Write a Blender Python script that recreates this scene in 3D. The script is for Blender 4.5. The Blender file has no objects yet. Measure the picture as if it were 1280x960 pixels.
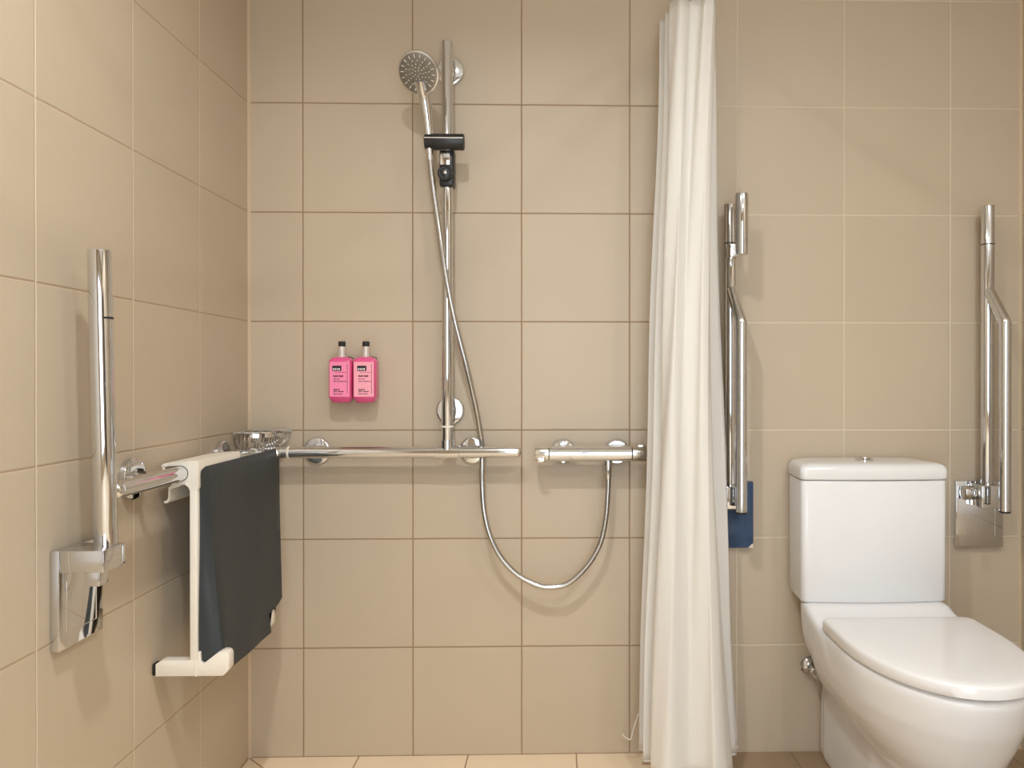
import bpy, bmesh, math, random
from mathutils import Vector, Matrix
random.seed(7)
S = bpy.context.scene
COL = S.collection
pi = math.pi

# ------------------------------------------------------------------ camera
cd = bpy.data.cameras.new('camera')
cam = bpy.data.objects.new('camera', cd); COL.objects.link(cam)
cd.sensor_width = 36.0
cd.lens = 36.0 * 1004.03 / 1280
cd.shift_x = (640 - 721.93) / 1280
cd.shift_y = (475.51 - 480) / 1280
cam.location = (0.8465, -2.2277, 1.0458)
cam.rotation_euler = (pi / 2 - 0.0036, 0.0, -0.0256)
cd.clip_start = 0.02
S.camera = cam

# ------------------------------------------------------------------ light, exposure
S.view_settings.view_transform = 'Standard'
S.view_settings.look = 'None'
S.view_settings.exposure = -0.03
S.view_settings.gamma = 1.0
S.view_settings.use_curve_mapping = False
w = bpy.data.worlds.new('world'); S.world = w; w.use_nodes = True
w.node_tree.nodes['Background'].inputs[0].default_value = (0.75, 0.85, 1.0, 1)
w.node_tree.nodes['Background'].inputs[1].default_value = 0.6
S.cycles.max_bounces = 10
S.cycles.diffuse_bounces = 6
S.cycles.caustics_reflective = False
S.cycles.caustics_refractive = False
S.cycles.sample_clamp_indirect = 3.0

ROOM_X, ROOM_Y, ROOM_Z = 2.151, -2.95, 2.45
DOWNLIGHTS = [(0.60, -1.45, 14.0, 4), (1.82, -1.50, 7.0, 0)]     # x, y, watts, tilt towards the back wall
DOWNLIGHT_COLOUR = (0.98, 0.99, 0.98)
PANEL = (1.55, -2.20, 12.0)                                  # round ceiling lamp by the door
FILL_STRENGTH = 4.9


# ------------------------------------------------------------------ materials
def srgb(r, g, b):
    f = lambda c: (c / 255 / 12.92) if c / 255 <= 0.04045 else ((c / 255 + 0.055) / 1.055) ** 2.4
    return (f(r), f(g), f(b), 1)


def mat(name, col, rough=0.5, metal=0.0, noise=0.0, nscale=20, bump=0.0, bscale=200, coat=0.0,
        trans=0.0, emit=None, ior=1.45, stretch=None, sss=0.0):
    m = bpy.data.materials.new(name); m.use_nodes = True
    nt = m.node_tree; p = nt.nodes['Principled BSDF']
    p.inputs['Base Color'].default_value = col
    p.inputs['Roughness'].default_value = rough
    p.inputs['Metallic'].default_value = metal
    p.inputs['IOR'].default_value = ior
    p.inputs['Coat Weight'].default_value = coat
    p.inputs['Coat Roughness'].default_value = 0.05
    p.inputs['Transmission Weight'].default_value = trans
    tc = nt.nodes.new('ShaderNodeTexCoord')
    src = tc.outputs['Object']
    if stretch:
        mp = nt.nodes.new('ShaderNodeMapping'); mp.inputs['Scale'].default_value = stretch
        nt.links.new(src, mp.inputs['Vector']); src = mp.outputs['Vector']
    if noise:
        n = nt.nodes.new('ShaderNodeTexNoise'); n.inputs['Scale'].default_value = nscale
        n.inputs['Detail'].default_value = 3
        nt.links.new(src, n.inputs['Vector'])
        r = nt.nodes.new('ShaderNodeMapRange')
        r.inputs['To Min'].default_value = 1 - noise; r.inputs['To Max'].default_value = 1 + noise
        nt.links.new(n.outputs['Fac'], r.inputs['Value'])
        mx = nt.nodes.new('ShaderNodeVectorMath'); mx.operation = 'SCALE'
        mx.inputs[0].default_value = col[:3]
        nt.links.new(r.outputs['Result'], mx.inputs['Scale'])
        nt.links.new(mx.outputs['Vector'], p.inputs['Base Color'])
    if bump:
        n = nt.nodes.new('ShaderNodeTexNoise'); n.inputs['Scale'].default_value = bscale
        nt.links.new(src, n.inputs['Vector'])
        b = nt.nodes.new('ShaderNodeBump'); b.inputs['Strength'].default_value = bump
        b.inputs['Distance'].default_value = 0.002
        nt.links.new(n.outputs['Fac'], b.inputs['Height']); nt.links.new(b.outputs['Normal'], p.inputs['Normal'])
    if emit:
        p.inputs['Emission Color'].default_value = emit[0]; p.inputs['Emission Strength'].default_value = emit[1]
    return m


def tile_mat(name, ax, off_a, off_b, col, grout_a, grout_b, rough=0.42, step_a=0.30, step_b=0.30, half=0.0017, diag=False, pale_grout=None):
    """Square tiles in world coordinates; ax names the two in-plane axes. grout_a: lines of constant a."""
    m = bpy.data.materials.new(name); m.use_nodes = True
    nt = m.node_tree; N = nt.nodes; L = nt.links; p = N['Principled BSDF']
    g = N.new('ShaderNodeNewGeometry'); sp = N.new('ShaderNodeSeparateXYZ'); L.new(g.outputs['Position'], sp.inputs[0])

    def mth(op, a, b=None, c=None):
        n = N.new('ShaderNodeMath'); n.operation = op
        for i, v in enumerate((a, b, c)):
            if v is None: continue
            if isinstance(v, (int, float)): n.inputs[i].default_value = v
            else: L.new(v, n.inputs[i])
        return n.outputs[0]

    wob = N.new('ShaderNodeTexNoise'); wob.inputs['Scale'].default_value = 14; L.new(g.outputs['Position'], wob.inputs['Vector'])
    wv = mth('MULTIPLY', mth('SUBTRACT', wob.outputs['Fac'], 0.5), 0.0016)

    def dist(c, off, step):
        t = mth('DIVIDE', mth('SUBTRACT', c, off), step)
        fr = mth('SUBTRACT', mth('FRACT', mth('ADD', t, 0.5)), 0.5)
        return mth('ABSOLUTE', mth('ADD', mth('MULTIPLY', fr, step), wv)), mth('FLOOR', t)

    A, B = sp.outputs[ax[0]], sp.outputs[ax[1]]
    da, ia = dist(A, off_a, step_a); db, ib = dist(B, off_b, step_b)
    if diag:
        dd = mth('MULTIPLY', mth('ABSOLUTE', mth('ADD', A, B)), 0.7071)
        da = mth('MINIMUM', da, dd)

    def edge(d):
        r = N.new('ShaderNodeMapRange'); r.inputs['From Min'].default_value = half * 0.6
        r.inputs['From Max'].default_value = half * 1.4
        r.inputs['To Min'].default_value = 1; r.inputs['To Max'].default_value = 0
        L.new(d, r.inputs['Value']); return r.outputs['Result']

    ea, eb = edge(da), edge(db)
    # tile colour: fine mottling + small tile to tile difference
    n1 = N.new('ShaderNodeTexNoise'); n1.inputs['Scale'].default_value = 5; n1.inputs['Detail'].default_value = 4
    L.new(g.outputs['Position'], n1.inputs['Vector'])
    cb = N.new('ShaderNodeCombineXYZ'); L.new(ia, cb.inputs[0]); L.new(ib, cb.inputs[1])
    wn = N.new('ShaderNodeTexWhiteNoise'); L.new(cb.outputs[0], wn.inputs['Vector'])
    k = mth('ADD', mth('MULTIPLY', n1.outputs['Fac'], 0.08), mth('MULTIPLY', wn.outputs['Value'], 0.035))
    k = mth('ADD', k, 0.9425)
    sc = N.new('ShaderNodeVectorMath'); sc.operation = 'SCALE'; sc.inputs[0].default_value = col[:3]; L.new(k, sc.inputs['Scale'])

    def mix(f, a, b):
        n = N.new('ShaderNodeMix'); n.data_type = 'RGBA'; L.new(f, n.inputs['Factor'])
        for s, v in ((n.inputs['A'], a), (n.inputs['B'], b)):
            if isinstance(v, tuple): s.default_value = v
            else: L.new(v, s)
        return n.outputs['Result']

    if pale_grout:                                                  # joints outside the shower curtain are paler
        dr = N.new('ShaderNodeMapRange'); dr.inputs['From Min'].default_value = 1.12; dr.inputs['From Max'].default_value = 1.26
        L.new(sp.outputs[0], dr.inputs['Value'])
        grout_a = grout_b = mix(dr.outputs['Result'], grout_a, pale_grout)
    c = mix(eb, sc.outputs['Vector'], grout_b); c = mix(ea, c, grout_a)
    L.new(c, p.inputs['Base Color'])
    r = N.new('ShaderNodeMapRange'); r.inputs['To Min'].default_value = rough; r.inputs['To Max'].default_value = 0.85
    L.new(mth('MAXIMUM', ea, eb), r.inputs['Value']); L.new(r.outputs['Result'], p.inputs['Roughness'])
    h = N.new('ShaderNodeMapRange'); h.interpolation_type = 'SMOOTHSTEP'
    h.inputs['From Min'].default_value = half * 0.5; h.inputs['From Max'].default_value = half * 2.2
    L.new(mth('MINIMUM', da, db), h.inputs['Value'])
    n2 = N.new('ShaderNodeTexNoise'); n2.inputs['Scale'].default_value = 260; L.new(g.outputs['Position'], n2.inputs['Vector'])
    hh = mth('ADD', h.outputs['Result'], mth('MULTIPLY', n2.outputs['Fac'], 0.05))
    b = N.new('ShaderNodeBump'); b.inputs['Strength'].default_value = 0.55; b.inputs['Distance'].default_value = 0.0015
    L.new(hh, b.inputs['Height']); L.new(b.outputs['Normal'], p.inputs['Normal'])
    p.inputs['Specular IOR Level'].default_value = 0.4
    return m


TILE = srgb(193, 177, 155)
GROUT_D = srgb(150, 124, 98)
GROUT_LIT = srgb(216, 201, 178)
GROUT_SHADED = srgb(176, 152, 125)
M = {}
M['tile_back'] = tile_mat('beige wall tile', (0, 2), 0.1485, 0.0, TILE, GROUT_D, GROUT_D, pale_grout=srgb(211, 198, 177))
M['tile_side'] = tile_mat('beige side wall tile', (1, 2), -0.0008, 0.0, TILE, GROUT_LIT, GROUT_SHADED, half=0.0014)  # light on the tile bevels put into colour: verticals paler, horizontals darker
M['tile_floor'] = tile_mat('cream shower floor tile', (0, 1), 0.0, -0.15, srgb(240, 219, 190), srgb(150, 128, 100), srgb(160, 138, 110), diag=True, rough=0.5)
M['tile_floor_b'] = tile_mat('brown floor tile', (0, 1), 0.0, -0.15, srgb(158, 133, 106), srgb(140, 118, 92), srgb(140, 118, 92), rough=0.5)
M['tile_floor_bounce'] = tile_mat('cream floor tile', (0, 1), 0.0, -0.15, srgb(236, 218, 192), srgb(150, 128, 100), srgb(160, 138, 110), rough=0.5)
M['ceiling'] = mat('white ceiling paint', srgb(236, 232, 224), 0.8, noise=0.02)
M['silicone'] = mat('pale silicone bead', srgb(200, 180, 152), 0.5, noise=0.03)
M['chrome'] = mat('polished chrome', (0.74, 0.76, 0.79, 1), 0.06, 1.0, noise=0.02, nscale=8)
M['chrome_soft'] = mat('satin chrome', (0.80, 0.79, 0.77, 1), 0.2, 1.0, noise=0.03, nscale=30)
M['hose'] = mat('metal hose braid', (0.56, 0.56, 0.56, 1), 0.2, 1.0, noise=0.04, nscale=60)
M['spray'] = mat('grey spray plate', (0.30, 0.30, 0.29, 1), 0.22, 0.9, noise=0.05)
M['nozzle'] = mat('pale rubber nozzle', srgb(226, 222, 212), 0.4, noise=0.02)
M['black'] = mat('black plastic', srgb(40, 40, 40), 0.35, noise=0.06)
M['rubber'] = mat('black rubber', srgb(30, 29, 28), 0.6, noise=0.06)
M['ceramic'] = mat('white glazed ceramic', srgb(228, 228, 229), 0.12, noise=0.01, nscale=3)
M['seatlid'] = mat('white seat plastic', srgb(229, 228, 228), 0.14, noise=0.01, nscale=3)
M['white'] = mat('ivory painted plastic', srgb(236, 229, 216), 0.35, noise=0.015)
M['pad'] = mat('charcoal foam vinyl', srgb(50, 55, 57), 0.5, noise=0.12, nscale=16, bump=0.4, bscale=90, stretch=(1, 1, 0.08))
M['film'] = mat('blue protective film', srgb(62, 84, 116), 0.16, 0.35, noise=0.06, nscale=12)
M['pink'] = mat('pink bottle plastic', srgb(224, 88, 142), 0.22, noise=0.03, coat=0.3)
M['pinklight'] = mat('light pink bottle label', srgb(246, 140, 178), 0.4, noise=0.02)
M['pinkpale'] = mat('pale pink bottle label', srgb(248, 168, 186), 0.4, noise=0.02)
M['ink'] = mat('dark printed ink', srgb(70, 26, 40), 0.5, noise=0.02)
M['labelblack'] = mat('black printed patch', srgb(26, 22, 26), 0.4, noise=0.02)
M['inkwhite'] = mat('white printed ink', srgb(232, 226, 228), 0.5, noise=0.01)
M['silver'] = mat('pearl silver collar', srgb(216, 208, 200), 0.3, 0.25, noise=0.03)
M['paint_frame'] = mat('white window frame', srgb(235, 235, 233), 0.4, noise=0.01)
M['window'] = mat('daylight fill pane', srgb(200, 210, 225), 0.4, noise=0.02, emit=((0.76, 0.89, 1.0, 1), FILL_STRENGTH))
M['lamp'] = mat('lamp diffuser', srgb(250, 245, 235), 0.4, noise=0.01, emit=((0.93, 0.99, 1.0, 1), 6.0))
M['doorpaint'] = mat('dark door veneer', srgb(62, 50, 42), 0.4, noise=0.12, nscale=6, stretch=(8, 8, 0.4))


def cloth_mat():
    m = bpy.data.materials.new('white curtain cloth'); m.use_nodes = True
    nt = m.node_tree; N = nt.nodes; L = nt.links
    out = N['Material Output']; p = N['Principled BSDF']
    p.inputs['Base Color'].default_value = srgb(248, 246, 242); p.inputs['Roughness'].default_value = 0.75
    tr = N.new('ShaderNodeBsdfTranslucent'); tr.inputs['Color'].default_value = srgb(247, 244, 238)
    mx = N.new('ShaderNodeMixShader'); mx.inputs[0].default_value = 0.36
    tc = N.new('ShaderNodeTexCoord')
    mp = N.new('ShaderNodeMapping'); mp.inputs['Scale'].default_value = (9, 9, 1.3)
    n = N.new('ShaderNodeTexNoise'); n.inputs['Scale'].default_value = 3.5; n.inputs['Detail'].default_value = 5
    L.new(tc.outputs['Object'], mp.inputs['Vector']); L.new(mp.outputs['Vector'], n.inputs['Vector'])
    b = N.new('ShaderNodeBump'); b.inputs['Strength'].default_value = 0.35; b.inputs['Distance'].default_value = 0.01
    L.new(n.outputs['Fac'], b.inputs['Height'])
    L.new(b.outputs['Normal'], p.inputs['Normal']); L.new(b.outputs['Normal'], tr.inputs['Normal'])
    L.new(p.outputs[0], mx.inputs[1]); L.new(tr.outputs[0], mx.inputs[2]); L.new(mx.outputs[0], out.inputs['Surface'])
    return m


M['cloth'] = cloth_mat()


# ------------------------------------------------------------------ mesh helpers
def V(*a): return Vector(a)


def box(bm, x0, x1, y0, y1, z0, z1, bev=0.0, seg=3):
    t = bmesh.new()
    vs = [t.verts.new((x, y, z)) for x in (x0, x1) for y in (y0, y1) for z in (z0, z1)]
    for f in ((0, 1, 3, 2), (4, 6, 7, 5), (0, 4, 5, 1), (2, 3, 7, 6), (0, 2, 6, 4), (1, 5, 7, 3)):
        t.faces.new([vs[i] for i in f])
    bmesh.ops.recalc_face_normals(t, faces=t.faces)
    if bev: bmesh.ops.bevel(t, geom=list(t.edges), offset=bev, segments=seg, profile=0.5, affect='EDGES')
    merge(bm, t)


def merge(bm, t, mtx=None):
    if mtx is not None: bmesh.ops.transform(t, matrix=mtx, verts=t.verts)
    mp = {}
    for v in t.verts: mp[v] = bm.verts.new(v.co)
    for f in t.faces:
        try: bm.faces.new([mp[v] for v in f.verts])
        except ValueError: pass
    t.free()


def loft(bm, rings, cap0=True, cap1=True, closed=True):
    R = [[bm.verts.new(p) for p in r] for r in rings]
    n = len(R[0])
    for i in range(len(R) - 1):
        for j in range(n if closed else n - 1):
            k = (j + 1) % n
            bm.faces.new((R[i][j], R[i][k], R[i + 1][k], R[i + 1][j]))
    if cap0: bm.faces.new(list(reversed(R[0])))
    if cap1: bm.faces.new(R[-1])
    return R


def tube(bm, path, r, seg=20, caps=True, closed=False):
    P = [Vector(p) for p in path]; n = len(P)
    rad = r if isinstance(r, (list, tuple)) else [r] * n
    T = []
    for i in range(n):
        a = P[(i - 1) % n] if closed else P[max(i - 1, 0)]
        b = P[(i + 1) % n] if closed else P[min(i + 1, n - 1)]
        T.append((b - a).normalized())
    up = V(0, 0, 1) if abs(T[0].z) < 0.9 else V(0, 1, 0)
    u = (up - T[0] * up.dot(T[0])).normalized()
    rings = []
    for i in range(n):
        u = (u - T[i] * u.dot(T[i])).normalized(); v = T[i].cross(u)
        rings.append([P[i] + (u * math.cos(2 * pi * k / seg) + v * math.sin(2 * pi * k / seg)) * rad[i] for k in range(seg)])
    if closed: rings.append(rings[0]); 
    if closed:
        R = [[bm.verts.new(p) for p in q] for q in rings[:-1]]
        for i in range(n):
            for j in range(seg):
                bm.faces.new((R[i][j], R[i][(j + 1) % seg], R[(i + 1) % n][(j + 1) % seg], R[(i + 1) % n][j]))
    else:
        loft(bm, rings, caps, caps)


def rod(bm, p0, p1, r, seg=24, ch=0.0015):
    """Solid round bar with softly rounded ends."""
    p0, p1 = Vector(p0), Vector(p1); d = (p1 - p0).normalized()
    tube(bm, [p0, p0 + d * ch * 0.3, p0 + d * ch, p1 - d * ch, p1 - d * ch * 0.3, p1],
         [r - ch, r - ch * 0.3, r, r, r - ch * 0.3, r - ch], seg)


def lathe(bm, origin, axis, prof, seg=40):
    """prof: (distance along axis, radius)"""
    o = Vector(origin); d = Vector(axis).normalized()
    up = V(0, 0, 1) if abs(d.z) < 0.9 else V(0, 1, 0)
    u = (up - d * up.dot(d)).normalized(); v = d.cross(u)
    loft(bm, [[o + d * h + (u * math.cos(2 * pi * k / seg) + v * math.sin(2 * pi * k / seg)) * max(r, 1e-5) for k in range(seg)] for h, r in prof])


def fillet(pts, r, n=10):
    P = [Vector(p) for p in pts]; out = [P[0]]
    for i in range(1, len(P) - 1):
        a = (P[i - 1] - P[i]).normalized(); b = (P[i + 1] - P[i]).normalized()
        ang = a.angle(b); d = r / math.tan(ang / 2)
        s, e = P[i] + a * d, P[i] + b * d
        c = P[i] + (a + b).normalized() * (r / math.sin(ang / 2))
        for k in range(n + 1):
            t = k / n
            q = (s - c).lerp(e - c, t).normalized() * r
            out.append(c + q)
    out.append(P[-1]); return out


def catmull(pts, n=10):
    P = [Vector(p) for p in pts]; out = []
    for i in range(len(P) - 1):
        p0 = P[max(i - 1, 0)]; p1 = P[i]; p2 = P[i + 1]; p3 = P[min(i + 2, len(P) - 1)]
        for k in range(n):
            t = k / n
            out.append(0.5 * ((2 * p1) + (p2 - p0) * t + (2 * p0 - 5 * p1 + 4 * p2 - p3) * t * t + (3 * p1 - p0 - 3 * p2 + p3) * t ** 3))
    out.append(P[-1]); return out


def prism(bm, poly, lo, hi, axis='y', bev=0.0, seg=2):
    """Extrude a 2D polygon. axis y: poly in (x,z); x: (y,z); z: (x,y)."""
    t = bmesh.new()
    f = {'y': lambda a, b, c: (a, c, b), 'x': lambda a, b, c: (c, a, b), 'z': lambda a, b, c: (a, b, c)}[axis]
    A = [t.verts.new(f(a, b, lo)) for a, b in poly]; B = [t.verts.new(f(a, b, hi)) for a, b in poly]
    n = len(poly)
    t.faces.new(A); t.faces.new(list(reversed(B)))
    for i in range(n): t.faces.new((A[i], B[i], B[(i + 1) % n], A[(i + 1) % n]))
    bmesh.ops.recalc_face_normals(t, faces=t.faces)
    if bev:
        es = [e for e in t.edges if len(e.link_faces) == 2 and e.calc_face_angle(0) > 0.5]
        bmesh.ops.bevel(t, geom=es, offset=bev, segments=seg, profile=0.5, affect='EDGES', clamp_overlap=True)
    merge(bm, t)


def obj(name, bm, m, parent=None, smooth=35):
    bmesh.ops.recalc_face_normals(bm, faces=bm.faces)
    me = bpy.data.meshes.new(name); bm.to_mesh(me); bm.free()
    me.materials.append(m)
    for p in me.polygons: p.use_smooth = True
    try: me.set_sharp_from_angle(angle=math.radians(smooth))
    except Exception: pass
    o = bpy.data.objects.new(name, me); COL.objects.link(o)
    if parent is not None:
        o.parent = parent
        b = parent
        loc = Vector((0, 0, 0))
        while b is not None: loc += b.location; b = b.parent
        me.transform(Matrix.Translation(-loc))
    return o


def thing(name, label, cat, loc, group=None):
    o = bpy.data.objects.new(name, None); COL.objects.link(o)
    o.empty_display_size = 0.05; o.location = loc
    o['label'] = label; o['category'] = cat
    if group: o['group'] = group
    return o


def struct(name, bm, m):
    o = obj(name, bm, m); o['kind'] = 'structure'; return o


def B(): return bmesh.new()


# ------------------------------------------------------------------ room shell
T = 0.08
b = B(); box(b, -T, ROOM_X + T, 0, T, -T, ROOM_Z + T); struct('wall_back', b, M['tile_back'])
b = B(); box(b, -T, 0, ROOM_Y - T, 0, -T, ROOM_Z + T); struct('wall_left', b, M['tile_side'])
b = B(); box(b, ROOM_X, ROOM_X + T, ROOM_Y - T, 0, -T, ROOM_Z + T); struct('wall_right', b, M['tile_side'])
WX0, WX1, WZ0, WZ1 = 0.50, 1.55, 0.20, 2.10
b = B()
box(b, 0, WX0, ROOM_Y - T, ROOM_Y, 0, ROOM_Z); box(b, WX1, ROOM_X, ROOM_Y - T, ROOM_Y, 0, ROOM_Z)
box(b, WX0, WX1, ROOM_Y - T, ROOM_Y, 0, WZ0); box(b, WX0, WX1, ROOM_Y - T, ROOM_Y, WZ1, ROOM_Z)
struct('wall_front', b, M['tile_back'])
b = B(); box(b, -T, ROOM_X + T, ROOM_Y - T, T, ROOM_Z, ROOM_Z + T); struct('ceiling', b, M['ceiling'])
b = B(); box(b, 0, 1.2, -1.45, 0, -T, 0); struct('floor', b, M['tile_floor'])
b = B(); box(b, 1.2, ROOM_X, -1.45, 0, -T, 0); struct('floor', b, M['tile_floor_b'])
b = B(); box(b, 0, ROOM_X, ROOM_Y, -1.45, -T, 0); struct('floor', b, M['tile_floor_bounce'])  # unseen part, made cream to bounce light onto the toilet bowl
b = B(); prism(b, [(0, 0), (0.006, 0), (0, -0.006)], 0, ROOM_Z, 'z'); struct('trim_1', b, M['silicone'])
b = B(); prism(b, [(ROOM_X, 0), (ROOM_X, -0.006), (ROOM_X - 0.006, 0)], 0, ROOM_Z, 'z'); struct('trim_2', b, M['silicone'])
b = B(); box(b, WX0, WX1, ROOM_Y - 0.06, ROOM_Y - 0.05, WZ0, WZ1); win = struct('fill_window', b, M['window'])  # added unseen window, placed and sized to fill light from the front
b = B()
for x0, x1, z0, z1 in ((WX0, WX0 + .05, WZ0, WZ1), (WX1 - .05, WX1, WZ0, WZ1), (WX0, WX1, WZ0, WZ0 + .05), (WX0, WX1, WZ1 - .05, WZ1), ((WX0 + WX1) / 2 - .025, (WX0 + WX1) / 2 + .025, WZ0, WZ1)):
    box(b, x0, x1, ROOM_Y - 0.05, ROOM_Y - 0.015, z0, z1, 0.004)
obj('fill_window_frame', b, M['paint_frame'], win)
b = B(); box(b, ROOM_X - .02, ROOM_X, -2.86, -2.02, 0.0, 2.05, 0.003)
door = struct('reflection_door', b, M['doorpaint'])  # added unseen door, gives the chrome something dark to reflect
b = B(); lathe(b, (ROOM_X - .02, -2.10, 1.0), (-1, 0, 0), [(0, .025), (.006, .025), (.008, .01), (.04, .01)]); rod(b, (ROOM_X - .055, -2.095, 1.0), (ROOM_X - .055, -2.21, 1.0), .009)
obj('door_handle', b, M['chrome'], door)

# ------------------------------------------------------------------ ceiling lamps
def area(name, parent, size, power, col, dz, spread=180):
    l = bpy.data.lights.new(name, 'AREA'); l.shape = 'DISK'; l.size = size; l.energy = power; l.color = col
    l.spread = math.radians(spread)
    o = bpy.data.objects.new(name, l); COL.objects.link(o); o.parent = parent; o.location = (0, 0, dz)
    return o


for i, (x, y, pw, tilt) in enumerate(DOWNLIGHTS):
    t = thing('ceiling_light', ('round ceiling downlight above the shower area', 'round ceiling downlight above the toilet area')[i], 'light', (x, y, ROOM_Z), 'small ceiling downlights')
    b = B(); lathe(b, (x, y, ROOM_Z), (0, 0, -1), [(0, .062), (.006, .062), (.009, .058), (.009, .047), (.004, .044)]); obj('trim_ring', b, M['paint_frame'], t)
    b = B(); lathe(b, (x, y, ROOM_Z - .004), (0, 0, -1), [(0, .043), (.003, .043), (.004, .04)]); obj('diffuser', b, M['lamp'], t)
    area('lamp_light', t, 0.08, pw, DOWNLIGHT_COLOUR, -0.014, (140, 162)[i]).rotation_euler.x = math.radians(tilt)
x, y, pw = PANEL
t = thing('ceiling_light', 'wider round ceiling lamp near the door', 'light', (x, y, ROOM_Z))
b = B(); lathe(b, (x, y, ROOM_Z), (0, 0, -1), [(0, .085), (.010, .085), (.014, .080), (.014, .068), (.008, .064)]); obj('housing', b, M['paint_frame'], t)
b = B(); lathe(b, (x, y, ROOM_Z - .008), (0, 0, -1), [(0, .063), (.004, .062), (.006, .056)]); obj('diffuser', b, M['lamp'], t)
area('lamp_light', t, 0.11, pw, DOWNLIGHT_COLOUR, -0.022, 172)

# ------------------------------------------------------------------ toilet
TX = 1.674


def dshape(cx, hw, yb, yf, z, n=40, e=2.2, rb=0.03, straight=0.42):
    """D outline: straight sides from yb, half super-ellipse to the front yf (yf < yb)."""
    pts = []
    ys = yb - (yb - yf) * straight
    for k in range(n + 1):                                   # front arc from +x to -x
        a = pi * k / n
        c, s = math.cos(a), math.sin(a)
        pts.append((cx + hw * math.copysign(abs(c) ** (2 / e), c), ys - (ys - yf) * abs(s) ** (2 / e), z))
    for k in range(6):                                       # back left corner
        a = pi / 2 * k / 5
        pts.append((cx - hw + rb - rb * math.cos(a), yb - rb + rb * math.sin(a), z))
    for k in range(6):
        a = pi / 2 * k / 5
        pts.append((cx + hw - rb + rb * math.sin(a), yb - rb + rb * math.cos(a), z))
    return pts


toilet = thing('toilet', 'white close-coupled toilet with closed lid beside the shower curtain', 'toilet', (TX, -0.30, 0))
# bowl: belly from the rim down to a narrower front foot
b = B()
lev = [(0.000, .100, -.03, -.49, 2.3), (0.010, .102, -.03, -.50, 2.3), (0.08, .101, -.03, -.51, 2.3), (0.14, .101, -.03, -.53, 2.3),
       (0.165, .102, -.03, -.565, 2.3), (0.19, .106, -.06, -.605, 2.3), (0.22, .121, -.12, -.640, 2.3), (0.26, .146, -.13, -.673, 2.25), (0.30, .166, -.15, -.692, 2.2), (0.35, .180, -.17, -.714, 2.15),
       (0.39, .184, -.20, -.725, 2.1), (0.420, .186, -.20, -.731, 2.1), (0.4295, .183, -.20, -.728, 2.1), (0.431, .172, -.21, -.71, 2.1)]
loft(b, [dshape(TX, hw, yb, yf, z, e=e) for z, hw, yb, yf, e in lev])


def trapez(cx, hwf, hwb, y0, y1, z, r, n=7):
    """rounded trapezoid, hwf half width at the front y0, hwb at the back y1"""
    pts = []
    hm = hwf * .985 if z > .27 else hwb + (hwf - hwb) * .4
    for sx, sy, a0 in ((1, 1, 0), (-1, 1, pi / 2), (-1, -1, pi), (1, -1, 1.5 * pi)):
        hw = hwb if sy > 0 else hwf; rr_ = min(r, .014) if sy > 0 else r
        ccx = cx + sx * (hw - rr_); ccy = (y1 - rr_) if sy > 0 else (y0 + rr_)
        if sx < 0 and sy < 0: pts.append((cx - hm, -.135, z))
        for k in range(n + 1):
            a = a0 + pi / 2 * k / n
            pts.append((ccx + rr_ * math.cos(a), ccy + rr_ * math.sin(a), z))
    pts.append((cx + hm, -.135, z))
    return pts


pl = [(0.0, .098, .095, -.45, .08), (0.008, .100, .097, -.455, .08), (0.12, .099, .096, -.46, .08), (0.19, .100, .093, -.45, .07), (0.225, .108, .086, -.42, .05), (0.25, .122, .098, -.37, .03), (0.28, .142, .118, -.37, .035),
      (0.31, .162, .136, -.37, .04), (0.34, .176, .145, -.37, .045), (0.37, .184, .148, -.37, .045), (0.40, .188, .150, -.36, .045), (0.425, .190, .152, -.33, .04), (0.438, .190, .154, -.265, .035), (0.450, .190, .155, -.215, .03), (0.456, .189, .155, -.195, .025), (0.460, .185, .152, -.185, .02)]
loft(b, [trapez(TX, hf, hb, y0, -.005, z, r) for z, hf, hb, y0, r in pl])
bowl = obj('bowl', b, M['ceramic'], toilet, 180)
rm = bowl.modifiers.new('blend', 'REMESH'); rm.mode = 'VOXEL'; rm.voxel_size = .0055; rm.use_smooth_shade = True
smo = bowl.modifiers.new('soften', 'SMOOTH'); smo.factor = .5; smo.iterations = 24


def cist(z, grow=0.0, r=0.016):
    """cistern outline: slightly bowed front, tapering to the wall"""
    hwF, hwB, yF, yB, bow = .1915 + grow, .1855 + grow, -.160 - grow, -.012, .012
    pts = []
    def arc(cx, cy, a0, a1, n=6):
        for k in range(n + 1):
            a = a0 + (a1 - a0) * k / n
            pts.append((cx + r * math.cos(a), cy + r * math.sin(a), z))
    arc(TX + hwB - r, yB - r, 0, pi / 2); arc(TX - hwB + r, yB - r, pi / 2, pi); arc(TX - hwF + r, yF + r, pi, 1.5 * pi)
    for k in range(1, 20):
        t = k / 20; pts.append((TX - hwF + r + (2 * hwF - 2 * r) * t, yF - bow * (1 - (2 * t - 1) ** 2), z))
    arc(TX + hwF - r, yF + r, 1.5 * pi, 2 * pi)
    return pts


b = B(); loft(b, [cist(z, g) for z, g in ((.4600, -.006), (.4615, -.003), (.466, 0), (.62, 0), (.775, .0), (.7775, -.002))]); obj('cistern', b, M['ceramic'], toilet, 50)
b = B(); loft(b, [cist(z, g) for z, g in ((.7795, -.001), (.781, .002), (.784, .003), (.800, .0035), (.810, .001), (.816, -.004), (.8195, -.012), (.8215, -.024), (.8225, -.045), (.8230, -.08))]); obj('cistern_lid', b, M['ceramic'], toilet, 50)
b = B(); lathe(b, (TX, -.085, .822), (0, 0, 1), [(0, .024), (.004, .024), (.007, .021), (.0075, .017), (.010, .016), (.012, .012), (.0125, .002)]); obj('flush_button', b, M['chrome'], toilet)
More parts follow.
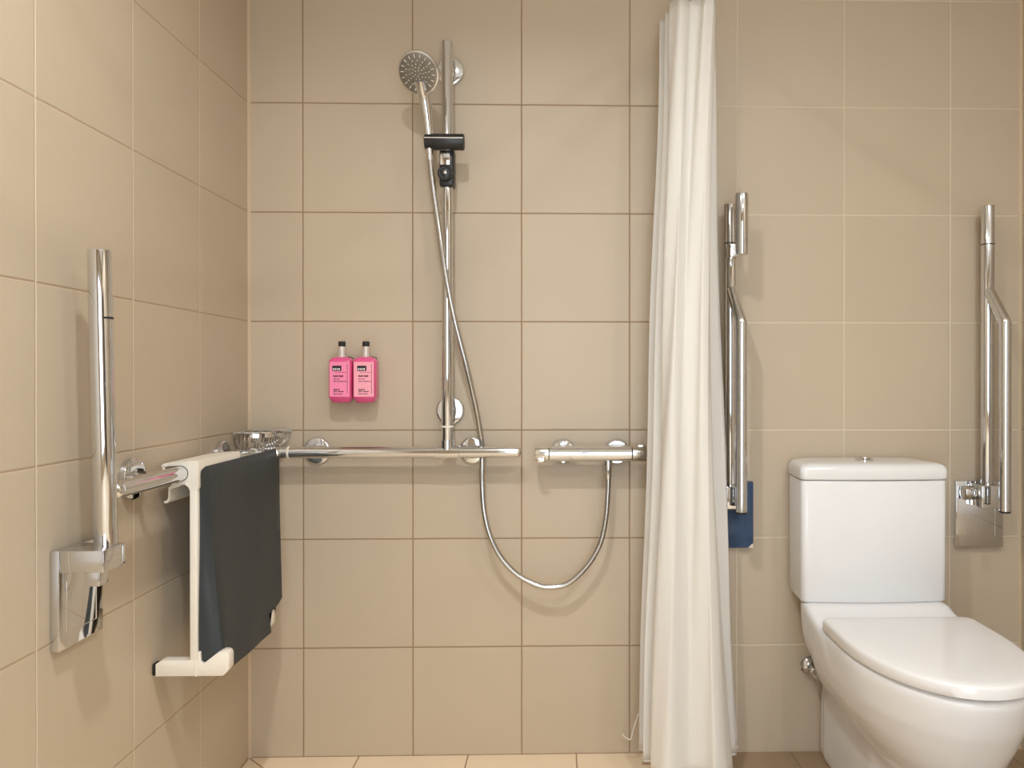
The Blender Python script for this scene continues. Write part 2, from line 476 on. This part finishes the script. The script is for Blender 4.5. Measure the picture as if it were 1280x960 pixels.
# seat ring + lid
b = B()
loft(b, [dshape(TX, hw, -.300, yf, z, e=2.1, rb=.02) for z, hw, yf in ((.4300, .160, -.69), (.4310, .170, -.706), (.4345, .171, -.708), (.4375, .170, -.706), (.4380, .160, -.69))])
obj('seat', b, M['seatlid'], toilet, 50)
b = B()
loft(b, [dshape(TX, hw, yb, yf, z, e=2.12, rb=.022, straight=.30) for z, hw, yb, yf in ((.4350, .178, -.292, -.722), (.4345, .1845, -.287, -.733), (.4360, .1855, -.286, -.735), (.454, .1855, -.286, -.735), (.4580, .1845, -.287, -.733), (.4607, .1815, -.290, -.728), (.4622, .174, -.298, -.712), (.4632, .14, -.33, -.66), (.4635, .08, -.38, -.58))])
obj('lid', b, M['seatlid'], toilet, 50)
for sx in (-1, 1):
    b = B(); rod(b, (TX + sx * .05, -.283, .446), (TX + sx * .115, -.283, .446), .009); obj('hinge', b, M['seatlid'], toilet)

# stop valve behind the toilet
vx, vz = 1.5535, .2394
v = thing('stop_valve', 'small chrome stop valve on the wall behind the toilet foot', 'valve', (vx, 0, vz))
b = B(); lathe(b, (vx, -.0005, vz), (0, -1, 0), [(0, .028), (.004, .028), (.012, .022), (.016, .012), (.05, .012), (.052, .008)]); obj('rosette', b, M['chrome'], v)
b = B(); lathe(b, (vx - .004, -.046, vz), (.55, -.75, -.12), [(0, .009), (.004, .014), (.020, .015), (.024, .009), (.027, .002)], 8); obj('handle', b, M['chrome_soft'], v)
b = B(); tube(b, catmull([(vx + .006, -.035, vz + .008), (vx + .012, -.038, vz + .03), (vx + .022, -.038, vz + .05)]), .006, 12); obj('supply_hose', b, M['hose'], v)

# ------------------------------------------------------------------ shower curtain and its rail
CXR, RZ = 1.20, 2.035
r = thing('curtain_rail', 'white angled curtain rail fixed to back wall and left wall', 'curtain rail', (CXR, 0, RZ))
b = B(); tube(b, fillet([(CXR, -.004, RZ), (CXR, -1.45, RZ), (.004, -1.45, RZ)], .10), .0125, 18); obj('rail_tube', b, M['paint_frame'], r)
for pos, ax in (((CXR, -.0005, RZ), (0, -1, 0)), ((.0005, -1.45, RZ), (1, 0, 0))):
    b = B(); lathe(b, pos, ax, [(0, .024), (.004, .024), (.006, .016), (.016, .015)]); obj('wall_flange', b, M['paint_frame'], r)

top = [(1.266, -.085), (1.1200, -.096), (1.262, -.122), (1.129, -.150), (1.205, -.165), (1.1345, -.192), (1.160, -.228), (1.190, -.206), (1.218, -.232), (1.2420, -.224), (1.246, -.195)]
mid = [(1.290, -.085), (1.0915, -.096), (1.2785, -.124), (1.0995, -.152), (1.200, -.170), (1.1120, -.196), (1.138, -.236), (1.172, -.214), (1.205, -.240), (1.2285, -.228), (1.236, -.195)]
bot = [(1.335, -.085), (1.0600, -.098), (1.3200, -.126), (1.0730, -.156), (1.220, -.178), (1.0900, -.200), (1.128, -.252), (1.186, -.226), (1.246, -.258), (1.2790, -.232), (1.286, -.195)]
ct = thing('shower_curtain', 'white cloth shower curtain gathered between the shower and the toilet', 'shower curtain', (CXR, -.13, 0))
b = B()
NR = 70; Z1, Z0 = 1.993, .052
lt = catmull([(x, y, 0) for x, y in top], 18); lm = catmull([(x, y, 0) for x, y in mid], 18); lb = catmull([(x, y, 0) for x, y in bot], 18)
rings = []
for i in range(NR + 1):
    t = i / NR; row = []
    for j in range(len(lt)):
        a, m_, c = lt[j], lm[j], lb[j]
        p = a * (1 - t) * (1 - 2 * t) + m_ * 4 * t * (1 - t) + c * t * (2 * t - 1)
        s = j / len(lt)
        wob = .005 * math.sin(5.1 * t + 23 * s) * t + .003 * math.sin(13 * t + 61 * s)
        z = Z1 + (Z0 - Z1) * t + (-.004 * math.cos(s * 40) if i == 0 else 0)
        row.append((p.x + wob, min(p.y + wob * .7, -.015), z))
    rings.append(row)
R_ = [[b.verts.new(p) for p in q] for q in rings]
for i in range(NR):
    for j in range(len(lt) - 1): b.faces.new((R_[i][j], R_[i][j + 1], R_[i + 1][j + 1], R_[i + 1][j]))
cloth = obj('cloth', b, M['cloth'], ct, 180)
sm = cloth.modifiers.new('thick', 'SOLIDIFY'); sm.thickness = .0008; sm.offset = 0
# hem band turned up along the bottom edge
b = B()
hem = [(x, y + .0, Z0 + .002) for x, y, z in rings[-1]]
tube(b, hem[::2], .0022, 8); obj('hem', b, M['cloth'], ct)
b = B(); tube(b, catmull([(1.066, -.07, .14), (1.053, -.07, .10), (1.045, -.068, .07), (1.030, -.066, .075), (1.024, -.064, .082)]), .0016, 8); obj('loose_thread', b, M['cloth'], ct)
for k, (j, yy) in enumerate(((9, -.09), (40, -.115), (72, -.14), (100, -.165), (118, -.19), (140, -.215))):
    y0 = yy
    h = thing('curtain_hook', 'white ring hook carrying the curtain on its rail', 'hook', (CXR, y0, RZ), 'curtain hooks on the rail')
    pts = [(CXR + .020 * math.cos(a), y0, RZ - .006 + .022 * math.sin(a)) for a in [2 * pi * q / 28 for q in range(28)]]
    b = B(); tube(b, pts, .0018, 8, closed=True); obj('ring', b, M['paint_frame'], h)

# ------------------------------------------------------------------ corner grab rail with riser pole
GZ, GO, GR = .845, .060, .0157
g = thing('corner_grab_rail', 'chrome corner grab rail with upright shower pole along both shower walls', 'grab rail', (0, 0, GZ))
path = fillet([(.735, -GO, GZ), (GO, -GO, GZ), (GO, -.772, GZ)], .055, 14)
b = B(); tube(b, path, GR, 28); obj('rail', b, M['chrome'], g)
for p0, d in (((.735, -GO, GZ), (1, 0, 0)), ((GO, -.772, GZ), (0, -1, 0))):
    b = B(); lathe(b, p0, d, [(0, GR - .0006), (.0012, GR - .0006), (.0014, GR), (.006, GR), (.012, .0135), (.017, .008), (.018, .002)], 28); obj('end_cap', b, M['chrome_soft'], g)


def flange(pos, d, reach, rr=.0365, pr=.0095, th=.0085):
    b = B(); lathe(b, Vector(pos) + Vector(d) * .0005, d, [(0, rr), (th - .0035, rr), (th - .0013, rr - .0018), (th - .0003, rr - .005), (th, pr + .003), (th + .0025, pr), (reach, pr)]); obj('wall_flange', b, M['chrome'], g)


for x in (.188, .614): flange((x, 0, GZ), (0, -1, 0), GO - .006)
for y in (-.614, -.188): flange((0, y, GZ), (1, 0, 0), GO - .006, .042, .0095, .013)
for p, d in (((.127, -GO, GZ), (1, 0, 0)), ((GO, -.127, GZ), (0, -1, 0))):
    b = B(); lathe(b, p, d, [(0, GR + .0002), (.0006, GR + .0016), (.005, GR + .0016), (.0056, GR + .0002)]); obj('joint_ring', b, M['white'], g)
PX = .552
b = B(); rod(b, (PX, -GO, GZ + .012), (PX, -GO, 1.947), .0152, 28); obj('riser_pole', b, M['chrome'], g)
b = B(); lathe(b, (PX - .033, -GO, GZ), (1, 0, 0), [(0, GR), (.0008, GR + .0024), (.0652, GR + .0024), (.066, GR)], 28)
lathe(b, (PX, -GO, GZ + .008), (0, 0, 1), [(0, .0176), (.024, .0176), (.025, .0152)], 28); obj('tee_collar', b, M['chrome'], g)
b = B(); lathe(b, (PX, -GO, .9115), (0, 0, 1), [(0, .0152), (.0006, .0165), (.005, .0165), (.0056, .0152)]); obj('joint_ring', b, M['white'], g)
for z in (1.889, .955): flange((PX, 0, z), (0, -1, 0), GO - .01, .0385)
# sliding shower holder on the pole
HZ = 1.667
b = B(); rod(b, (.4985, -.098, HZ), (.602, -.098, HZ), .0215, 28, .003); hold = obj('shower_holder', b, M['black'], g)
b = B(); prism(b, [(.500, HZ + .0035), (.601, HZ + .0035), (.601, HZ + .0065), (.500, HZ + .0065)], -.1206, -.117, 'y'); obj('trim_line', b, M['chrome_soft'], hold)
b = B(); box(b, PX - .0185, PX + .0205, -.084, -.038, HZ - .112, HZ - .012, .006); obj('clamp', b, M['black'], hold)
b = B(); box(b, PX - .0165, PX + .0115, -.088, -.07, HZ - .058, HZ - .018, .003); obj('clamp_plate', b, M['chrome'], hold)
b = B(); lathe(b, (PX - .0015, -.080, HZ - .080), (0, -1, 0), [(0, .0205), (.012, .0205), (.016, .019), (.0175, .016), (.0165, .013), (.0185, .008), (.019, .002)]); obj('knob', b, M['black'], hold)
b = B(); lathe(b, (PX - .0005, -.0985, HZ - .0795), (0, -1, 0), [(0, .005), (.0015, .004), (.002, .001)], 16); obj('knob_stud', b, M['chrome'], hold)

# ------------------------------------------------------------------ hand shower
hs = thing('hand_shower', 'round chrome hand shower head in the black sliding holder', 'shower head', (.5095, -.098, HZ))
N_ = V(-.20, -.84, -.50).normalized()                        # spray direction
C_ = V(.492, -.158, 1.826)
b = B()
lathe(b, C_ + N_ * .004, -N_, [(0, .050), (.001, .0535), (.004, .0552), (.009, .0548), (.014, .051), (.020, .042), (.026, .028), (.029, .012), (.030, .002)], 48)
obj('head', b, M['chrome'], hs)
b = B()
pts = catmull([(.5105, -.098, HZ - .030), (.5098, -.099, HZ + .0), (.5070, -.103, HZ + .045), (.5035, -.112, HZ + .085), (.4998, -.124, HZ + .115), tuple(C_ - N_ * .012 + V(.001, 0, -.018))], 8)
n = len(pts); rr = [.0095 + .0065 * min(1, (i / n) * 1.6) for i in range(n)]
rr = [r_ + (.007 * max(0, (i / n - .72) / .28) ** 1.5) for i, r_ in enumerate(rr)]
tube(b, pts, rr, 24); obj('handle', b, M['chrome'], hs)
b = B(); lathe(b, C_ + N_ * .0035, N_, [(0, .0505), (.0012, .0500), (.0022, .046), (.0028, .030), (.0030, .003)], 48)
obj('spray_plate', b, M['spray'], hs)
b = B()
U_ = (V(0, 0, 1) - N_ * N_.z).normalized(); W_ = N_.cross(U_)
for cnt, rad, ln, wd in ((5, .007, .0012, .0013), (10, .0145, .0012, .0013), (12, .022, .0012, .0013), (14, .031, .0016, .0013), (18, .0415, .0046, .0012)):
    for k in range(cnt):
        a = 2 * pi * (k + .3 * (cnt % 3)) / cnt
        dr = U_ * math.cos(a) + W_ * math.sin(a)
        c0 = C_ + N_ * .0062 + dr * rad
        tube(b, [c0 - dr * ln, c0 - dr * ln * .5 + N_ * .001, c0 + dr * ln * .5 + N_ * .001, c0 + dr * ln], [wd * .4, wd, wd, wd * .4], 8)
obj('nozzles', b, M['nozzle'], hs)

# ------------------------------------------------------------------ hose
hose = B()
hp = [(.5107, -.098, HZ - .031), (.5150, -.096, 1.585), (.5295, -.092, 1.472), (.552, -.100, 1.324), (.5765, -.100, 1.198), (.605, -.085, 1.080), (.6285, -.060, .965), (.6395, -.034, .885), (.6420, -.026, .845), (.6425, -.032, .800),
      (.6440, -.045, .748), (.650, -.055, .684), (.665, -.06, .623), (.693, -.06, .565), (.736, -.06, .517), (.790, -.06, .4865), (.833, -.06, .4797), (.880, -.06, .492), (.930, -.06, .5396), (.9625, -.06, .5957), (.9778, -.06, .6605), (.9835, -.06, .725), (.9850, -.0605, .774)]
path = catmull(hp, 22)
tube(hose, path, [.0072 + .0004 * (i % 2) for i in range(len(path))], 14)
ho = obj('shower_hose', hose, M['hose'])
ho['label'] = 'flexible metal shower hose looping from hand shower to mixer'; ho['category'] = 'hose'
b = B(); lathe(b, (.5107, -.098, HZ - .0225), V(.05, 0, -1), [(0, .0095), (.02, .0093), (.026, .0078)], 20); obj('upper_ferrule', b, M['chrome'], ho)
b = B(); lathe(b, (.9850, -.0605, .8185), V(-.01, 0, -1), [(0, .011), (.012, .011), (.013, .0095), (.038, .0092), (.046, .0078)], 20); obj('lower_ferrule', b, M['chrome'], ho)

# ------------------------------------------------------------------ mixer
mx = thing('shower_mixer', 'horizontal chrome bar shower mixer on the back wall left of curtain', 'mixer tap', (.937, 0, .84))
MZ, MY, MR = .840, -.0605, .0212
b = B(); lathe(b, (.826, MY, MZ), (1, 0, 0), [(0, MR - .002), (.001, MR), (.221, MR), (.222, MR - .002)], 32)
lathe(b, (.985, MY, MZ - .016), (0, 0, -1), [(0, .0095), (.0075, .0095)], 20); obj('body', b, M['chrome'], mx)
for s, x0 in ((-1, .8245), (1, 1.0495)):
    b = B(); lathe(b, (x0, MY, MZ), (s, 0, 0), [(0, MR - .0015), (.001, MR + .0002), (.034, MR + .0002), (.0375, MR - .0015), (.0385, MR - .005), (.039, .002)], 32)
    if s < 0: box(b, x0 - .033, x0 - .010, MY - .026, MY - .008, MZ - .021, MZ - .008, .003)
    else: box(b, x0 + .014, x0 + .036, MY - .010, MY + .008, MZ + .016, MZ + .0255, .003)
    obj('handle', b, M['chrome_soft'], mx)
for x, sg in ((.8637, 4), (1.0104, 36)):
    b = B(); lathe(b, (x, -.0005, .842), (0, -1, 0), [(0, .036), (.003, .036), (.007, .034), (.014, .030), (.018, .020), (.045, .016)], 36)
    lathe(b, (x, -.016, .842), (0, -1, 0), [(0, .030), (.002, .0315), (.018, .0315), (.020, .030)], sg); obj('wall_connector', b, M['chrome'], mx)

# ------------------------------------------------------------------ corner soap basket
sb = thing('soap_basket', 'chrome wire soap basket in the corner above the grab rail', 'basket', (.05, -.05, .86))


def qpath(z, k, off=.006):
    c = [(off, -off, z), (off + k, -off, z)]
    out = [V(off + .01, -off, z), V(off + k - .012, -off, z)]
    for q in range(0, 17):
        a = pi / 2 * q / 16
        # blunt corner-shelf outline: bulging front
        e = 2.6
        out.append(V(off + k * math.cos(a) ** (2 / e), -off - k * math.sin(a) ** (2 / e), z))
    out.append(V(off, -off - k + .012, z)); out.append(V(off, -off - .01, z))
    return out


b = B(); tube(b, qpath(.901, .112), .0026, 8, closed=True)
obj('top_rim', b, M['chrome'], sb)
arc = [V(.006 + .112 * math.cos(pi / 2 * q / 24) ** (2 / 2.6), -.006 - .112 * math.sin(pi / 2 * q / 24) ** (2 / 2.6), 0) for q in range(25)]
b = B()
loft(b, [[p + V(-.001, .001, .8885), p + V(.0012, -.0012, .8885), p + V(.0012, -.0012, .8985), p + V(-.001, .001, .8985)] for p in arc[6:21]])
obj('front_band', b, M['chrome'], sb)
b = B(); tube(b, qpath(.852, .082), .0022, 8, closed=True)
for k in range(-7, 8):                                        # floor wires running away from the corner
    o = k * .0105
    p0 = V(.008 + max(0, o), -.008 - max(0, -o), .852)
    d = V(1, -1, 0)
    tmax = 0.0
    for q in range(60):
        t_ = q * .0015
        pp = p0 + d * t_
        if (max(0, pp.x - .006) / .082) ** 2.6 + (max(0, -pp.y - .006) / .082) ** 2.6 <= 1: tmax = t_
    pe = p0 + d * tmax
    tube(b, [p0, pe, pe + V(.009, -.009, .012), pe + V(.016, -.016, .038)], .0015, 6)
for q in (0, 3, 21, 24):
    p = arc[q]; pi_ = V(.006 + (p.x - .006) * .73, -.006 - (-p.y - .006) * .73, .852)
    tube(b, [pi_, V(p.x * .94, p.y * .94, .874), V(p.x, p.y, .901)], .0015, 6)
for u in (.02, .05, .08):
    tube(b, [(u, -.006, .852), (u, -.006, .901)], .0015, 6); tube(b, [(.006, -u, .852), (.006, -u, .901)], .0015, 6)
obj('wire_tray', b, M['chrome'], sb)
for u in (.04, .085):
    b = B(); lathe(b, (u, -.0005, .893), (0, -1, 0), [(0, .006), (.006, .006), (.007, .003)], 16); obj('wall_stud', b, M['chrome'], sb)

# ------------------------------------------------------------------ bottles and their wall clip
br = thing('bottle_bracket', 'dark wall bracket clipped behind the two pink bottles', 'bracket', (.297, 0, 1.04))
b = B(); box(b, .246, .347, -.0105, -.0005, 1.0, 1.088, .002); obj('back_plate', b, M['black'], br)
for x in (.2835, .348):
    b = B(); prism(b, [(x - .006, 1.0865), (x + .004, 1.0865), (x + .006, 1.0990), (x + .001, 1.1010), (x - .007, 1.1040), (x - .009, 1.1030)], -.0165, -.0105, 'y'); obj('clip', b, M['black'], br)


def sq(cx, cy, hw, hd, z, r, n=6):
    pts = []
    for sx, sy, a0 in ((1, 1, 0), (-1, 1, pi / 2), (-1, -1, pi), (1, -1, 1.5 * pi)):
        for k in range(n + 1):
            a = a0 + pi / 2 * k / n
            pts.append((cx + sx * (hw - r) + r * math.cos(a), cy + sy * (hd - r) + r * math.sin(a), z))
    return pts


def bottle(cx, label, labmat, lines, shift):
    cy, hw, hd, z0 = -.0365, .0305, .0245, .9805
    t = thing('toiletry_bottle', label, 'bottle', (cx, cy, z0), 'pink bottles in the wall bracket')
    b = B(); loft(b, [sq(cx, cy, hw + g, hd + g, z, r) for z, g, r in ((z0 - .002, -.009, .008), (z0, -.0065, .008), (z0 + .008, -.003, .008), (z0 + .012, 0, .008), (z0 + .108, 0, .010), (z0 + .113, -.0015, .010), (z0 + .118, -.006, .010), (z0 + .1205, -.014, .0085), (z0 + .1212, -.0165, .0075))])
    body = obj('body', b, M['pink'], t, 50)
    yl = cy - hd - .0004
    b = B(); prism(b, [(cx - hw + .004, z0 + .014), (cx + hw - .004, z0 + .014), (cx + hw - .004, z0 + .1070), (cx - hw + .004, z0 + .1070)], yl - .0002, yl + .0006, 'y'); lab = obj('label', b, labmat, t)
    b = B(); prism(b, [(cx - .0195 + shift, z0 + .083), (cx + .005 + shift, z0 + .083), (cx + .005 + shift, z0 + .097), (cx - .0195 + shift, z0 + .097)], yl - .0005, yl, 'y'); obj('logo_patch', b, M['labelblack'], lab)
    b = B()
    for px, pw in ((-.0175, .004), (-.0125, .0045), (-.007, .003), (-.003, .005)):
        prism(b, [(cx + px + shift, z0 + .0855), (cx + px + pw * .8 + shift, z0 + .0855), (cx + px + pw * .8 + shift, z0 + .0900 + pw * .3), (cx + px + shift, z0 + .0890)], yl - .0008, yl - .0004, 'y')
    obj('logo_mark', b, M['inkwhite'], lab)
    b = B()
    for lz, lh, words in lines:
        for wx, wl in words:
            n_ = max(1, int(wl / .0018))
            for q in range(n_):
                hgt = lh * (1.0, .72, .72, .95)[(q * 7 + int(wx * 1e4)) % 4]
                xx = cx + wx + q * wl / n_ + shift
                prism(b, [(xx, z0 + lz), (xx + wl / n_ * .78, z0 + lz), (xx + wl / n_ * .78, z0 + lz + hgt), (xx, z0 + lz + hgt)], yl - .0005, yl - .0001, 'y')
    obj('print', b, M['ink'], lab)
    b = B(); prism(b, [(cx + hw - .0105, z0 + .022), (cx + hw - .0095, z0 + .022), (cx + hw - .0095, z0 + .102), (cx + hw - .0105, z0 + .102)], yl - .0005, yl - .0001, 'y'); obj('side_line', b, M['ink'], lab)
    b = B(); lathe(b, (cx, cy, z0 + .1205), (0, 0, 1), [(0, .0105), (.002, .0105), (.003, .0092), (.028, .0088), (.029, .008)], 28); obj('collar', b, M['silver'], t)
    b = B(); lathe(b, (cx, cy, z0 + .1495), (0, 0, 1), [(0, .0088), (.001, .0096), (.012, .0096), (.0135, .0085), (.0138, .002)], 28)
    box(b, cx - .003, cx + .003, cy - .013, cy, z0 + .154, z0 + .160, .001); obj('pump_cap', b, M['black'], t)


L1 = [(.0785, .0015, ((-.012, .006), (-.004, .008), (.006, .010))), (.067, .005, ((-.016, .012), (-.002, .012))), (.060, .0024, ((-.016, .008), (-.006, .006))), (.054, .0024, ((-.016, .010), (-.004, .016), (.013, .006))),
      (.031, .004, ((-.016, .012), (-.002, .003))), (.0265, .003, ((-.016, .009), (-.005, .016))), (.0205, .0024, ((-.016, .010), (-.004, .012)))]
bottle(.2645, 'left pink pump bottle with a deeper pink label on the wall', M['pinklight'], L1, 0.0)
bottle(.3290, 'right pink pump bottle with a paler label, nearer the shower pole', M['pinkpale'], L1, .002)

# ------------------------------------------------------------------ hanging shower seat on the rail
st = thing('shower_seat', 'hanging shower seat with charcoal pad hooked over the left grab rail', 'shower seat', (.06, -.29, .43))
Y0, Y1 = -.530, -.310                                          # near and far end


def hook_profile():
    o = []
    cx, cz = GO, GZ
    ro, ri = .0205, .0162
    # outer: lip, flat top, outer corner, spine top; inner: opening round the rail
    o += [(.020, .8565), (.020, .8625), (.026, .8665), (.050, .8690), (.085, .8715), (.0965, .8715), (.0975, .866), (.0975, .815), (.0945, .808), (.0785, .808), (.0785, .814)]
    o += [(.0725, .8235), (.066, .8205), (.0345, .8185), (.0335, .792), (.0300, .786), (.0255, .786), (.0255, .7815), (.0315, .7815), (.0375, .788), (.0385, .8125), (.040, .8235)]
    for k in range(13):
        a = -pi * .62 + (pi * .62 + pi * .5) * k / 12
        o.append((cx + .0165 * math.cos(a), cz + .0165 * math.sin(a)))
    o += [(.040, .8605), (.036, .8575)]
    return o


def top_hook():
    # C-shaped clip: thick shell round the outer side of the rail
    cx, cz = GO, GZ
    inner = [(cx + .0165 * math.cos(a), cz + .0165 * math.sin(a)) for a in [(-.60 + 1.10 * k / 14) * pi for k in range(15)]]
    outer_top = [(.036, .8605), (.022, .8585), (.0205, .8620), (.026, .8665), (.050, .8690), (.085, .8715), (.0965, .8715), (.0975, .868)]
    outer_low = [(.0975, .816), (.0945, .810), (.0790, .8095), (.0770, .8160), (.0690, .8225), (.0580, .8215)]
    # polygon order: inner from below round to above, then outer top to outer bottom
    return inner + outer_top + outer_low


b = B(); prism(b, top_hook(), Y0, Y1, 'y', 0.0); hk = obj('hook_profile', b, M['white'], st, 40)
b = B(); prism(b, [(.0430, .8255), (.0400, .8190), (.0345, .8165), (.0335, .793), (.0300, .788), (.0250, .788), (.0250, .783), (.0315, .783), (.0375, .789), (.0388, .8125), (.0600, .8195), (.0600, .8245)], Y0 + .002, Y0 + .15, 'y')
obj('spring_clip', b, M['white'], hk)
b = B(); prism(b, [(.0222, .8595), (.0222, .8535), (.0270, .8535), (.0290, .8600)], Y0 + .001, Y1 - .001, 'y'); obj('top_lip', b, M['white'], hk)
for ya, yb in ((Y0, Y0 + .020), (Y1 - .020, Y1)):
    b = B(); box(b, .0790, .0945, ya, yb, .4255, .8105, .0015, 2); obj('frame_side', b, M['white'], st)
b = B(); box(b, .0805, .0925, Y0 + .02, Y1 - .02, .44, .805, .001); obj('seat_board', b, M['rubber'], st)
for ya, yb in ((Y0 - .0015, Y0 + .026), (-.228, -.202)):
    sh = 0 if ya < -.4 else .0185
    b = B()
    prism(b, [(.0085, .4215), (.1480 - sh, .4215), (.1580 - sh, .4320), (.1600 - sh, .4370), (.1600 - sh, .4640), (.1565 - sh, .4710), (.1490 - sh, .4730), (.1410, .4725), (.1350, .4690), (.1070, .4470), (.1040, .4470), (.1010, .4520), (.1005, .4720), (.0950, .4720), (.0950, .4540), (.0790, .4540), (.0200, .4540), (.0085, .4470)], ya, yb, 'y', .0012)
    leg = obj('wall_rest', b, M['white'], st)
    b = B(); box(b, .0006, .0088, ya + .002, yb - .002, .4225, .4465, .002); obj('rubber_buffer', b, M['rubber'], leg)
    b = B(); box(b, .0905, .0935, ya - .0008, yb + .0008, .4205, .4550, .0006, 1); obj('joint_rib', b, M['white'], leg)
# pad: lofted in z, thicker towards the lower edge
b = B()
rings = []
NZ = 60
PT, PB = .8565, .416
xs0 = .0955
for i in range(NZ + 1):
    t = i / NZ
    z = PT + (PB - PT) * t
    th = .006 + .049 * t ** 1.15
    near = -.522 + .003 * math.sin(t * 6)
    far = -.043 - 2.3 * (th - .0045)
    if z < .478:
        k = min(1, (.478 - z) / .010); far = far + (-.238 - far) * (k * k * (3 - 2 * k))
    if z < .449:
        k = min(1, (.449 - z) / .016); near = near + (-.500 - near) * k
    if z > PT - .016:                                           # rounded top corners
        k = (z - (PT - .016)) / .016; dd = .016 * (1 - math.sqrt(max(0, 1 - k * k))); near += dd; far -= dd
    if z < PB + .014:
        k = ((PB + .014) - z) / .014; dd = .010 * (1 - math.sqrt(max(0, 1 - k * k))); near += dd; far -= dd
    if i == 0: th = .004
    if i == NZ: th *= .8
    ring = [(xs0, near, z), ]
    xf = xs0 + th
    sf = 1 - t
    ring += [(xs0 + th * .35, near, z), (xs0 + th * (.78 - .33 * sf), near + .002 + .005 * sf, z), (xf - th * .07, near + .006 + .014 * sf, z), (xf, near + .011 + .022 * sf, z)]
    ym0, ym1 = near + .011 + .022 * sf, far - .012
    for q in range(1, 12):
        f = q / 12; y = ym0 + (ym1 - ym0) * f
        dish = -.003 * math.sin(pi * f) * math.sin(pi * t) + .0012 * math.sin(9 * f + 4 * t)
        ring.append((xf + dish, y, z))
    ring += [(xf, ym1, z), (xf - th * .12, far - .005, z), (xf - th * .4, far - .001, z), (xs0 + .001, far, z)]
    rings.append(ring)
loft(b, rings)
obj('pad', b, M['pad'], st, 28)

# ------------------------------------------------------------------ folding grab bars
def fold_bar(name_label, px0, px1, pole_x, brace, plate_mat, film=False, roll=False):
    """Folded-up support bar on the back wall; plate between px0 and px1."""
    pz0, pz1 = .5740, .7570
    t = thing('folding_grab_bar', name_label, 'grab bar', ((px0 + px1) / 2, 0, pz0))
    b = B(); box(b, px0, px1, -.0165, -.0005, pz0, pz1, .0012, 2); pl = obj('wall_plate', b, plate_mat, t)
    b = B()
    ix0, ix1, iz0, iz1 = px0 + .024, px1 - .022, pz0 + .028, pz1 - .028
    for x0, x1, z0, z1 in ((ix0, ix1, iz0, iz0 + .0012), (ix0, ix0 + .0012, iz0, iz1), (ix1 - .0012, ix1, iz0, iz1)): box(b, x0, x1, -.0169, -.016, z0, z1)
    obj('cover_seam', b, M['film'] if film else M['chrome_soft'], pl)
    hx0, hx1 = pole_x - .030, pole_x + .030
    b = B(); box(b, hx0, hx1, -.078, -.0165, .690, .752, .003, 3); hb = obj('hinge_block', b, M['chrome'], t)
    b = B(); rod(b, (px0 + .006, -.040, .728), (hx0, -.040, .728), .020, 28, .003); obj('hinge_pin', b, M['chrome'], hb)
    b = B(); rod(b, (pole_x, -.052, .745), (pole_x, -.052, 1.5165), .0172, 28, .002); po = obj('upper_tube', b, M['chrome'], t)
    b = B(); lathe(b, (pole_x, -.052, 1.409), (0, 0, 1), [(0, .0172), (.0004, .0176), (.0024, .0176), (.0028, .0172)], 28); obj('grip_seam', b, M['black'], po)
    bx, by = brace
    b = B()
    pts = fillet([(pole_x, -.052, 1.290), (bx, by, 1.192), (bx, by, .692)], .022, 8)
    tube(b, pts, .0148, 24); bo = obj('lower_tube', b, M['chrome'], t)
    b = B(); lathe(b, (bx, by, .692), (0, 0, -1), [(0, .0148), (.003, .0146), (.005, .012), (.0055, .002)], 24); obj('end_cap', b, M['rubber'], bo)
    return t


fold_bar('chrome folding grab bar on the back wall right of the toilet', 1.9603, 2.0925, 2.0285, (2.0335, -.130), M['chrome'])
tb = fold_bar('folding grab bar with blue plate between curtain and toilet cistern', 1.262, 1.3905, 1.3185, (1.3325, -.125), M['film'], film=True)
b = B(); prism(b, [(1.3895, .5745), (1.3895, .586), (1.385, .5835), (1.3775, .576), (1.3745, .5745)], -.0180, -.0168, 'y'); obj('peeled_corner', b, M['white'], tb)
b = B(); rod(b, (1.334, -.120, 1.370), (1.334, -.120, 1.531), .0172, 28, .002); ex = obj('paper_holder', b, M['chrome'], tb)
b = B(); box(b, 1.303, 1.330, -.116, -.060, 1.366, 1.400, .003); obj('holder_bracket', b, M['chrome_soft'], ex)
b = B(); lathe(b, (1.334, -.120, 1.404), (0, 0, 1), [(0, .0172), (.0004, .0180), (.003, .0180), (.0034, .0172)], 28); obj('holder_ring', b, M['chrome'], ex)

# left wall bar, nearer the camera
t = thing('folding_grab_bar', 'folding grab bar on the left wall, tallest chrome post in front', 'grab bar', (0, -.81, .586))
b = B(); box(b, .0005, .0155, -.866, -.737, .5865, .7555, .0012, 2); pl = obj('wall_plate', b, M['chrome'], t)
b = B()
for y0, y1, z0, z1 in ((-.846, -.757, .611, .6122), (-.846, -.8448, .611, .70), (-.7582, -.757, .611, .70)): box(b, .0150, .0159, y0, y1, z0, z1)
obj('cover_seam', b, M['chrome_soft'], pl)
b = B(); box(b, .0155, .0885, -.866, -.796, .7185, .7560, .002, 2)
box(b, .056, .080, -.863, -.835, .695, .721, .002, 2); hb = obj('hinge_block', b, M['chrome'], t)
b = B(); box(b, .0880, .0896, -.805, -.7995, .724, .752, .0006, 1); obj('release_catch', b, M['chrome_soft'], hb)
b = B(); rod(b, (.0655, -.8165, .750), (.0655, -.8355, 1.264), .0185, 30, .002); up = obj('upright_tube', b, M['chrome'], t)
b = B(); tube(b, [(.0668, -.8305, 1.146), (.0668, -.83055, 1.1495)], .0183, 28); obj('grip_seam', b, M['black'], up)
